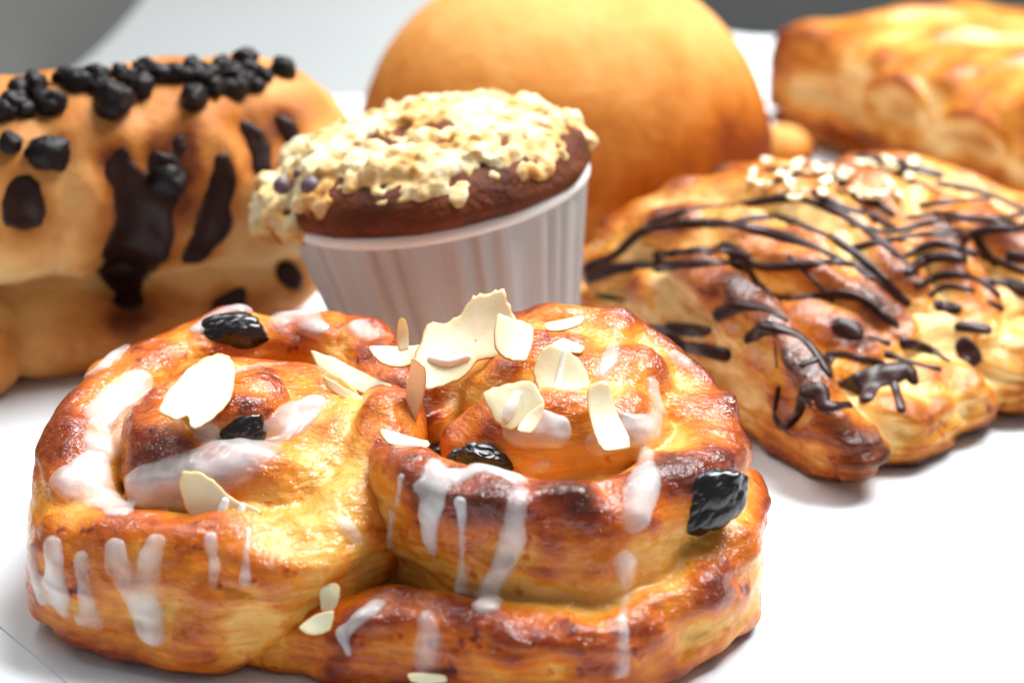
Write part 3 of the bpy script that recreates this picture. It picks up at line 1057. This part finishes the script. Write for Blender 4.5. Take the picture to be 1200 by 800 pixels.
DRZ = [
    [(660, 335, .12), (690, 312, .12), (720, 298, .12), (755, 270, .13), (800, 262, .13), (850, 262, .13), (900, 272, .12), (960, 292, .11), (1010, 320, .1), (1062, 355, .1)],
    [(690, 325, .15), (720, 315, .14), (770, 312, .12), (830, 308, .11), (870, 312, .11), (890, 335, .1), (920, 350, .1), (970, 345, .1), (1010, 350, .1), (1050, 380, .1)],
    [(770, 300, .1), (820, 293, .1), (865, 298, .1), (890, 312, .1), (940, 310, .1), (990, 308, .1), (1030, 330, .1), (1060, 352, .1)],
    [(850, 262, .1), (900, 255, .1), (950, 268, .1), (1000, 295, .1), (1060, 352, .08)],
    [(842, 368, .14), (870, 358, .12), (900, 362, .11), (920, 374, .1)],
    [(878, 396, .12), (900, 384, .13), (930, 390, .12), (950, 405, .11), (972, 438, .07)],
    [(908, 400, .05), (910, 430, .05)], [(912, 455, .06), (908, 485, .07), (918, 500, .09), (935, 485, .09), (940, 465, .1)],
    [(945, 460, .16), (962, 458, .16), (966, 475, .1), (995, 474, .1)],
    [(758, 390, .14), (785, 386, .14), (828, 388, .14)], [(782, 400, .13), (815, 408, .14), (850, 416, .15)],
    [(985, 450, .09), (1010, 448, .2), (1040, 438, .25), (1062, 432, .16), (1070, 445, .1)], [(1030, 440, .18), (1015, 465, .15)], [(1048, 450, .1), (1056, 478, .12)],
    [(1060, 402, .11), (1085, 408, .11), (1110, 422, .1)], [(1040, 415, .08), (1065, 424, .08), (1100, 432, .09)],
    [(1065, 318, .12), (1090, 302, .12), (1130, 302, .1)], [(1100, 358, .13), (1120, 362, .12)], [(1125, 382, .13), (1155, 385, .14)],
    [(1130, 405, .2), (1138, 418, .22)], [(955, 225, .11), (985, 242, .11), (1020, 252, .11), (1050, 270, .11)],
    [(980, 225, .08), (1020, 235, .09), (1045, 250, .09)], [(1080, 240, .09), (1130, 235, .09), (1160, 232, .09)],
    [(1140, 275, .1), (1165, 268, .1), (1200, 268, .1)], [(1140, 278, .1), (1155, 295, .1), (1165, 310, .09)], [(1150, 330, .1), (1180, 332, .12), (1200, 340, .14)],
    [(985, 382, .17), (1000, 388, .2)], [(960, 420, .14), (972, 422, .14)], [(1185, 300, .12), (1200, 302, .12)],
    [(1010, 185, .2), (1060, 195, .15), (1100, 205, .12)], [(1000, 290, .08), (1080, 275, .1), (1140, 278, .1)],
]
def film_line(name, fld, bvh, st, mat, parent, th, h, seed=0):
    p = stroke_points(bvh, st)
    if len(p) < 2:
        return
    runs, cur = [], [p[0]]
    for a, b in zip(p[:-1], p[1:]):
        if np.linalg.norm(np.array(b[:3]) - np.array(a[:3])) > 1.5:
            runs.append(cur)
            cur = []
        cur.append(b)
    runs.append(cur)
    A = np.array(p)
    r = A[:, 3].max()
    f = Field(A[:, :3].min(0) - r - .3, A[:, :3].max(0) + r + .3, h)
    for q in runs:
        q = [(x, y, z, rr * (1 + .28 * float(vnoise(np.array([[x, y, z]]), 2.2, seed)[0]))) for x, y, z, rr in q]
        if len(q) == 1:
            q = q + [tuple(np.array(q[0]) + [0.01, 0, 0, 0])]
        f.chain(q, k=.06, smooth=False, m=.3)
    idx = np.nonzero(f.F < .12)
    P = np.stack([f.ax[i][idx[i]] for i in range(3)], 1)
    b = fld.sample(fld.F, P)
    v = smax(b - th - np.clip(-f.F[idx], 0, .2) * .45, f.F[idx].astype(float), .05)
    v = np.maximum(v, -.1 - b)
    g = np.full(f.n, .5, np.float32)
    g[idx] = v
    f.F = g
    V, Q = f.mesh()
    return child(name, V, Q, mat, parent)


DRZ += [
        [(1000, 262, .08), (1040, 272, .09), (1085, 262, .09), (1130, 255, .09), (1200, 262, .09)], [(1060, 300, .08), (1100, 285, .09), (1150, 300, .09), (1200, 318, .09)],
        [(1075, 335, .08), (1105, 322, .09), (1140, 325, .09), (1170, 345, .08)], [(870, 240, .08), (930, 232, .09), (985, 250, .09), (1035, 285, .09), (1075, 320, .08)],
        [(760, 262, .08), (810, 245, .09), (870, 240, .09)], [(1100, 215, .08), (1150, 225, .09), (1200, 245, .09)], [(940, 428, .06), (975, 415, .08), (1010, 420, .08), (1035, 425, .06)],
        [(1040, 200, .09), (1100, 225, .08)], [(900, 200, .08), (950, 195, .08)],[(830, 300, .05), (850, 285, .05), (880, 300, .04)], [(1090, 345, .08), (1110, 335, .08), (1140, 340, .07)], [(1065, 255, .07), (1110, 250, .08), (1150, 258, .07), (1200, 250, .08)],
        [(925, 300, .06), (960, 335, .05), (975, 352, .05)], [(1020, 395, .06), (1040, 402, .08)], [(1160, 355, .08), (1175, 362, .08)], [(900, 215, .08), (940, 205, .08), (990, 215, .08)],
        [(1085, 275, .07), (1120, 270, .08), (1150, 285, .07)], [(700, 345, .06), (730, 352, .06)]]
for i, st in enumerate(DRZ):
    film_line('chocolate_drizzle', fc, bvh_c, st, M_choc, chocd, .035, .032, i)
rnd = random.Random(11)
for i in range(40):
    px, py = rnd.uniform(880, 1070), rnd.uniform(188, 232)
    h, n = hit(bvh_c, px, py)
    if h is None:
        continue
    a = rnd.uniform(0, 3.14)
    s1, s2 = rnd.uniform(6, 12), rnd.uniform(4, 7)
    poly = [(px + s1 * math.cos(t) * math.cos(a) - s2 * math.sin(t) * math.sin(a), py + .6 * (s1 * math.cos(t) * math.sin(a) + s2 * math.sin(t) * math.cos(a)))
            for t in [k * math.pi / 4 for k in range(8)]]
    flake(poly, n + np.array([rnd.uniform(-.4, .4), -.3, .3]), rnd.uniform(.05, .15), chocd, bvh_c, .06, .03, seed=i)


g = G(955, 538, Z0)
U = np.array([(math.cos(2 * math.pi * a / 16) * math.sin(math.pi * (j + .5) / 10), math.sin(2 * math.pi * a / 16) * math.sin(math.pi * (j + .5) / 10),
               math.cos(math.pi * (j + .5) / 10)) for a in range(16) for j in range(10)])
W = U * (1 + .35 * fbm(U, 1.8, 2, 12))[:, None] * [.16, .09, .07] + g + [0, 0, .06]
tag(mesh_obj('almond_crumb', W, grid_quads(16, 10, True, False)[:, ::-1], M_almond, None, {'rim': np.full(len(W), .2)}, True, g),
    'tiny pale almond crumb lying on the paper at the tip of the chocolate danish', 'crumb')


# ------------------------------------------------------------------ muffin in a pleated paper cup
def muffin():
    base = np.array([-0.85, 7.6, Z0])
    t = thing('crumble_muffin', 'chocolate muffin with pale crumble top in a white pleated paper cup', 'muffin', base)
    tilt = Matrix.Rotation(math.radians(-9.5), 3, 'Y') @ Matrix.Rotation(math.radians(-2), 3, 'X')
    Mt = np.array(tilt)
    lift = 0.36
    def tf(V):
        return np.asarray(V) @ Mt.T + base + [0.0, 0, lift]
    # cup
    nu, rows = 30 * 10, 14
    V = []
    for i in range(nu):
        a = 2 * math.pi * i / nu
        pl = min(1.0, max(0.0, 1.6 * abs(((i / 10.0 + .25 * math.sin(i * .21)) % 1.0) - 0.5) * 2 - .2))
        for j in range(rows):
            f = j / (rows - 1)
            r = 2.15 + 0.78 * f + 0.13 * (pl - 0.5) * (0.6 + .4 * f) + 0.03 * math.sin(a * 3)
            V.append((r * math.cos(a), r * math.sin(a), 3.75 * f))
    n0 = len(V)
    for i in range(nu):                                   # inner wall
        a = 2 * math.pi * i / nu
        pl = min(1.0, max(0.0, 1.6 * abs(((i / 10.0 + .25 * math.sin(i * .21)) % 1.0) - 0.5) * 2 - .2))
        for j in range(rows):
            f = 1 - j / (rows - 1)
            r = 2.12 + 0.78 * f + 0.13 * (pl - 0.5) * (0.6 + .4 * f) + 0.03 * math.sin(a * 3)
            V.append((r * math.cos(a), r * math.sin(a), 3.75 * f + 0.03))
    Q = grid_quads(nu, rows, True, False)
    Q = np.vstack([Q, Q + n0])
    cup = child('paper_cup', tf(V), Q, M_cup, t, smooth=False)
    # floor of the cup
    # rim
    V = []
    nu, k = 120, 10
    for i in range(nu):
        a = 2 * math.pi * i / nu
        for j in range(k):
            b = 2 * math.pi * j / k
            r = 2.96 + 0.05 * math.sin(a * 3) * .6 + 0.075 * math.cos(b)
            V.append((r * math.cos(a), r * math.sin(a), 3.74 + 0.12 * math.sin(b)))
    child('rolled_rim', tf(V), grid_quads(nu, k, True, True), M_rim, cup)
    # cake dome
    nu, rows = 96, 40
    V = []
    prof = spline([(2.1, 0.05), (2.42, 2.0), (2.76, 3.5), (3.08, 3.95), (3.1, 4.2), (2.85, 4.6), (2.0, 4.95), (1.0, 5.12), (0.02, 5.16)], 5)
    for i in range(nu):
        a = 2 * math.pi * i / nu
        for r, z in prof:
            V.append((r * math.cos(a), r * math.sin(a), z))
    V = np.array(V)
    hi = V[:, 2] > 3.8
    nrm = V - [0, 0, 3.2]
    nrm /= np.linalg.norm(nrm, axis=1, keepdims=True)
    V = V + nrm * (hi * (0.12 * fbm(V, 0.9, 3, 60) + .04 * fbm(V, 4, 2, 61)))[:, None]
    child('cake', tf(V), grid_quads(nu, len(prof), True, False), M_cake, t)
    # crumble: many clumps grown together
    f = Field((-4.0, -4.0, 3.3), (4.0, 4.0, 6.3), 0.05)
    r_ = random.Random(4)
    for i in range(2400):
        a = r_.uniform(0, 2 * math.pi)
        rad = 3.05 * math.sqrt(r_.uniform(0, 1))
        z = 5.12 - 0.42 * (rad / 3.0) ** 2 - 0.55 * max(0, rad - 2.3)
        bare = (math.cos(a + 1.35) > 0.25 and rad > 2.78 + .2 * math.sin(a * 7) + .12 * math.sin(a * 13)) or (math.hypot(rad * math.cos(a) + .5, (rad * math.sin(a) + .5) * 1.3) < 1.0)
        if bare and r_.random() < 0.93:
            continue
        s = r_.choice((.07, .09, .1, .11, .13, .15, .18, .24)) * r_.uniform(.8, 1.15)
        f.chain([(rad * math.cos(a), rad * math.sin(a), z + r_.uniform(-.08, .14) - s * .25, s)], 0.85, 0.10, m=.3)
    for i in range(40):                                   # a lip of crumble over the left edge
        a = math.pi + r_.uniform(-.75, .55)
        rad = r_.uniform(2.6, 3.35)
        f.chain([(rad * math.cos(a), rad * math.sin(a), r_.uniform(3.8, 4.5), r_.uniform(.25, .45))], .9, .18, m=.4)
    f.roughen(lambda P: 0.10 * fbm(P, 1.6, 3, 71) + .09 * fbm(P, 6, 2, 72), .3)
    V, Q = f.mesh()
    b = np.clip(0.33 + .8 * fbm(V, 1.1, 3, 75) + .5 * fbm(V, 4.0, 2, 76) + 0.5 * sstep(4.4, 3.7, V[:, 2]), 0, 1)
    child('crumble', tf(V), Q, M_crumb, t, {'brown': b, 'gloss': np.zeros(len(V))})
    # dark berries baked into the left edge
    for (x, y, z, r) in ((-2.75, -1.35, 4.72, .17), (-2.15, -1.75, 4.72, .2), (-2.4, -1.2, 4.85, .12)):
        nu, nv = 16, 10
        W = np.array([(math.cos(2 * math.pi * i / nu) * math.sin(math.pi * (j + .5) / nv), math.sin(2 * math.pi * i / nu) * math.sin(math.pi * (j + .5) / nv),
                       math.cos(math.pi * (j + .5) / nv)) for i in range(nu) for j in range(nv)]) * r + [x, y, z]
        child('berry', tf(W), grid_quads(nu, nv, True, False)[:, ::-1], plain_mat('berry_skin', (0.12, 0.07, 0.09), .5), t)


muffin()


# ------------------------------------------------------------------ big plain bun
def bun(name, label, c, R, h, parent_mat, tilt=0.0, seed=0):
    prof = spline([(0.05, 0.0), (0.55, 0.0), (0.78, 0.04), (0.93, 0.16), (1.0, 0.32), (0.955, 0.50), (0.84, 0.68), (0.665, 0.83), (0.45, 0.935), (0.22, 0.985), (0.01, 1.0)], 8)
    nu = 128
    V = np.array([(r * R * math.cos(2 * math.pi * i / nu), r * R * math.sin(2 * math.pi * i / nu), z * h) for i in range(nu) for r, z in prof])
    n = V - [0, 0, h * .45]
    n /= np.linalg.norm(n, axis=1, keepdims=True)
    lowm = sstep(0.0, 0.5, V[:, 2])
    d = 0.10 * R / 5 * fbm(V, 0.28 * 5 / R, 2, seed) + 0.03 * fbm(V, 0.7, 2, seed + 1)
    V = V + n * (d * lowm)[:, None]
    z = V[:, 2] / h
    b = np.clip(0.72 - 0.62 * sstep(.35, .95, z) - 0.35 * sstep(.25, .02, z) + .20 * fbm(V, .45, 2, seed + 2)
                + .3 * sstep(.1, .9, V[:, 0] / R) * sstep(.75, .4, z) * sstep(.1, .3, z), 0, 1)  # right flank darker low down: its shade is painted into the crust colour
    Mt = np.array(Matrix.Rotation(tilt, 3, 'Y'))
    V = V @ Mt.T
    V[:, 2] -= V[:, 2].min()
    o = mesh_obj(name, V + np.array(c), grid_quads(nu, len(prof), True, False), parent_mat, None,
                 {'brown': b, 'gloss': np.ones(len(V))}, True, np.array(c, float))
    return tag(o, label, 'bun')


bun('round_bun', 'big smooth plain golden bun rising behind the muffin', (1.2, 18.2, Z0), 4.95, 6.05, M_bun, math.radians(3), 3)
bun('small_bun', 'small blurred peach coloured roll just right of the big round bun', (*G(914, 196)[:2], Z0), .85, 1.1, M_bun, 0, 9)

# ------------------------------------------------------------------ chocolate loaf at left
fb = Field((-17.5, 3.0, -0.1), (-1.5, 18.0, 7.4), 0.08)
fb.chain([(-15.5, 9.0, 1.1, 2.5), (-10, 10.4, 1.1, 2.4), (-6.2, 11.5, 1.3, 2.3)], 0.56, 0.02)
fb.chain([(-12.9, 7.0, .95, 1.7), (-11.4, 7.5, .95, 1.7)], 0.75, 0.06)
fb.chain([(-9.6, 8.8, .85, 1.5), (-7.6, 9.6, .85, 1.5)], 0.65, 0.06)
fb.chain([(-15.6, 7.4, 3.75, 2.75), (-12.6, 8.1, 3.75, 2.7)], 0.78, 0.03)
fb.chain([(-10.55, 8.7, 4.0, 2.5), (-10.2, 8.8, 4.0, 2.5)], 0.84, 0.05)
fb.chain([(-9.0, 9.3, 4.0, 2.45), (-8.7, 9.4, 4.0, 2.45)], 0.86, 0.05)
fb.chain([(-7.5, 10.0, 3.9, 2.4), (-7.2, 10.2, 3.9, 2.4)], 0.88, 0.05)
fb.chain([(-5.7, 11.2, 3.6, 2.45)], 0.9, 0.08)
fb.roughen(lambda P: 0.16 * fbm(P, 0.45, 2, 83) + .02 * fbm(P, 3, 2, 84), .4)
fb.cutbelow(Z0)
MELT = [
    [(140, 185, .2), (150, 220, .35), (165, 250, .6), (162, 285, .7), (145, 315, .55), (155, 352, .36)], [(262, 200, .25), (254, 240, .42), (245, 270, .45), (226, 302, .3)],
    [(25, 225, .3), (30, 255, .38), (35, 265, .2)], [(198, 205, .3), (200, 225, .36)], [(290, 150, .25), (305, 175, .35), (310, 195, .22)],
    [(330, 140, .18), (340, 165, .2)], [(130, 190, .2), (145, 210, .22)], [(212, 165, .25), (215, 172, .2)], [(180, 185, .16), (195, 200, .2)], [(258, 358, .2), (275, 352, .25)],
    [(335, 320, .2), (345, 330, .2)],
]
loaf = thing('chocolate_chip_loaf', 'soft golden loaf topped with black chocolate pearls, melted chocolate in its slashes', 'bread', (-9.5, 10.3, Z0))
V, Q = fb.mesh()
bvh_b = BVHTree.FromPolygons(V.tolist(), Q.tolist())
for st in MELT:
    p = [(q[0], q[1] - .12, q[2] + .05, q[3] * .7) for q in stroke_points(bvh_b, st)]
    if len(p) > 1:
        fb.chain(p, k=.55, smooth=False, m=1.0, op='sub')
V, Q = fb.mesh()
b = dough_attrs(fb, V, 0.9, 1.3, 0.16, 31, 0.28, extra=0.46 * sstep(3.6, 6.0, V[:, 2]) + .34 * sstep(2.0, 1.2, V[:, 2])
                + patches(bvh_b, V, [(x, y, r * 1.7, .32) for st in MELT for x, y, r in st]))
child('loaf_body', V, Q, M_bread, loaf, {'brown': b, 'gloss': np.ones(len(V))})
bvh_b = BVHTree.FromPolygons(V.tolist(), Q.tolist())
fm = fb.new()
for st in MELT:
    p = stroke_points(bvh_b, st)
    if len(p) > 1:
        fm.chain(p, k=.15, smooth=False, m=.4)
idx = np.nonzero(np.abs(fm.F) < .4)
fm.F[idx] += (.22 * fbm(np.stack([fm.ax[i][idx[i]] for i in range(3)], 1), 1.7, 3, 92)).astype(np.float32)
fm.F = np.where(fm.F < .5, smax(fb.F - .06, fm.F, .1), 1.0).astype(np.float32)
fm.F = np.maximum(fm.F, -.25 - fb.F)
fm.roughen(lambda P: .03 * fbm(P, 2.5, 2, 90), .1)
V, Q = fm.mesh()
child('melted_chocolate', V, Q, M_melt, loaf)
PEARLS = [(12, 170, 19), (55, 182, 22), (16, 126, 18), (42, 106, 17), (62, 126, 18), (2, 134, 18), (22, 110, 15), (92, 102, 18), (76, 94, 15), (132, 126, 25), (112, 94, 16),
          (150, 98, 17), (166, 106, 17), (186, 92, 17), (203, 92, 14), (226, 118, 19), (214, 92, 15), (238, 96, 16), (254, 84, 15), (262, 80, 15), (288, 72, 13), (286, 102, 17),
          (301, 104, 12), (272, 110, 15), (250, 106, 17), (330, 86, 14), (292, 88, 15), (312, 92, 12), (198, 212, 19), (120, 108, 15), (140, 88, 14), (170, 86, 14), (225, 82, 13),
          (30, 132, 16), (272, 92, 15)]
for i, (px, py, r) in enumerate(PEARLS):
    h, n = hit(bvh_b, px, py)
    if h is None:
        h, n = hit(bvh_b, px, py + 14)
    if h is None:
        h, n = hit(bvh_b, px, py + 30)
    if h is None:
        continue
    rc = r / FPX * np.linalg.norm(h - CAM) * (.82 + .36 * ((i * 7) % 11) / 11)
    nu, nv = 28, 18
    U = np.array([(math.cos(2 * math.pi * a / nu) * math.sin(math.pi * (j + .5) / nv), math.sin(2 * math.pi * a / nu) * math.sin(math.pi * (j + .5) / nv),
                   math.cos(math.pi * (j + .5) / nv)) for a in range(nu) for j in range(nv)])
    W = U * (rc * (.95 + .34 * fbm(U + i * 2.3, 1.6, 3, i)))[:, None] * (np.array([1.12, .9, .95]) if i % 3 else np.array([.85, 1.1, .9])) + h + n * rc * .35
    child('chocolate_pearl', W, grid_quads(nu, nv, True, False)[:, ::-1], M_pearl, loaf)

# ------------------------------------------------------------------ puff pastry slice at upper right
fp = Field((5.0, 14.0, -0.1), (20.0, 34.0, 6.4), 0.09)
A0, A1 = G(893, 156)[:2], G(1215, 284)[:2]
ad = (A1 - A0) / np.linalg.norm(A1 - A0)
an = np.array([-ad[1], ad[0]])
if an[1] < 0:
    an = -an
def pp(s, d, z, r):
    q = A0 + ad * s + an * d
    return (q[0], q[1], z, r)
LL = np.linalg.norm(A1 - A0)
fp.prism([A0 + an * .2, A1 + an * .2, A1 + an * 7, A0 + an * 7], Z0 + .35, 3.3, 1.15)
fp.prism([A0 + an * .5 + ad * .3, A1 + an * .5, A1 + an * 6.5, A0 + an * 6.5], Z0, 1.2, .4)
fp.chain([pp(LL * .0 + .3, .35, 1.0, .3), pp(LL * .3, .1, 1.05, .3), pp(LL * .6, .15, .95, .3), pp(LL, .15, 1.1, .3)], .6, .08)
fp.chain([pp(LL * .0 + .3, .4, .55, .3), pp(LL * .4, .2, .5, .3), pp(LL, .2, .55, .3)], .6, .06)
fp.chain([pp(LL * (.49 + .125 * math.cos(t)), .22, 2.05 + .62 * math.sin(t), .2) for t in [k * math.pi / 6 for k in range(13)]], .9, .08)
fp.chain([pp(LL * (.74 + .12 * math.cos(t)), .25, 1.85 + .6 * math.sin(t), .17) for t in [k * math.pi / 6 for k in range(13)]], .9, .08)
for a, b, z, r in ((.08, .34, 1.6, .30), (.46, .52, 2.05, .46), (.69, .79, 1.85, .44)):
    fp.chain([pp(LL * a, .1, z + .1, r * .8), pp(LL * (a + b) / 2, .25, z, r), pp(LL * b, .1, z - .15, r * .8)], .95, .06, op='sub')
for k in range(4):
    fp.chain([pp(LL * (.10 + .26 * k), .9, 2.9, .5), pp(LL * (.18 + .26 * k), 3.6, 3.1, .7), pp(LL * (.28 + .26 * k), 6, 2.8, .5)], .7, .25)
fp.roughen(lambda P: .08 * fbm(P, .8, 3, 93) + .05 * fbm(P, .7, 2, 96) * np.sin(P[:, 2] * 9 + 5 * fbm(P, .5, 2, 95)) * sstep(2.9, 2.2, P[:, 2]), .4)
fp.warp([(.14, .5), (.06, 1.3)], 500)
fp.cutbelow(Z0)
V, Q = fp.mesh()
N = fp.grad(V)
b = dough_attrs(fp, V, .6, 2.4, .42, 51, .34, extra=.25 * sstep(3.0, 4.2, V[:, 2]) - .1 * (1 - np.abs(N[:, 2])))
puff = mesh_obj('puff_pastry', V, Q, M_puff, None, {'brown': b, 'gloss': np.clip(sstep(2.0, 3.0, V[:, 2]), .1, 1), 'side': 1 - np.abs(N[:, 2])}, True, np.array([A0[0] + 4, A0[1], 0]))
tag(puff, 'glazed layered puff pastry with open slits in its side, farthest right at the back', 'pastry')
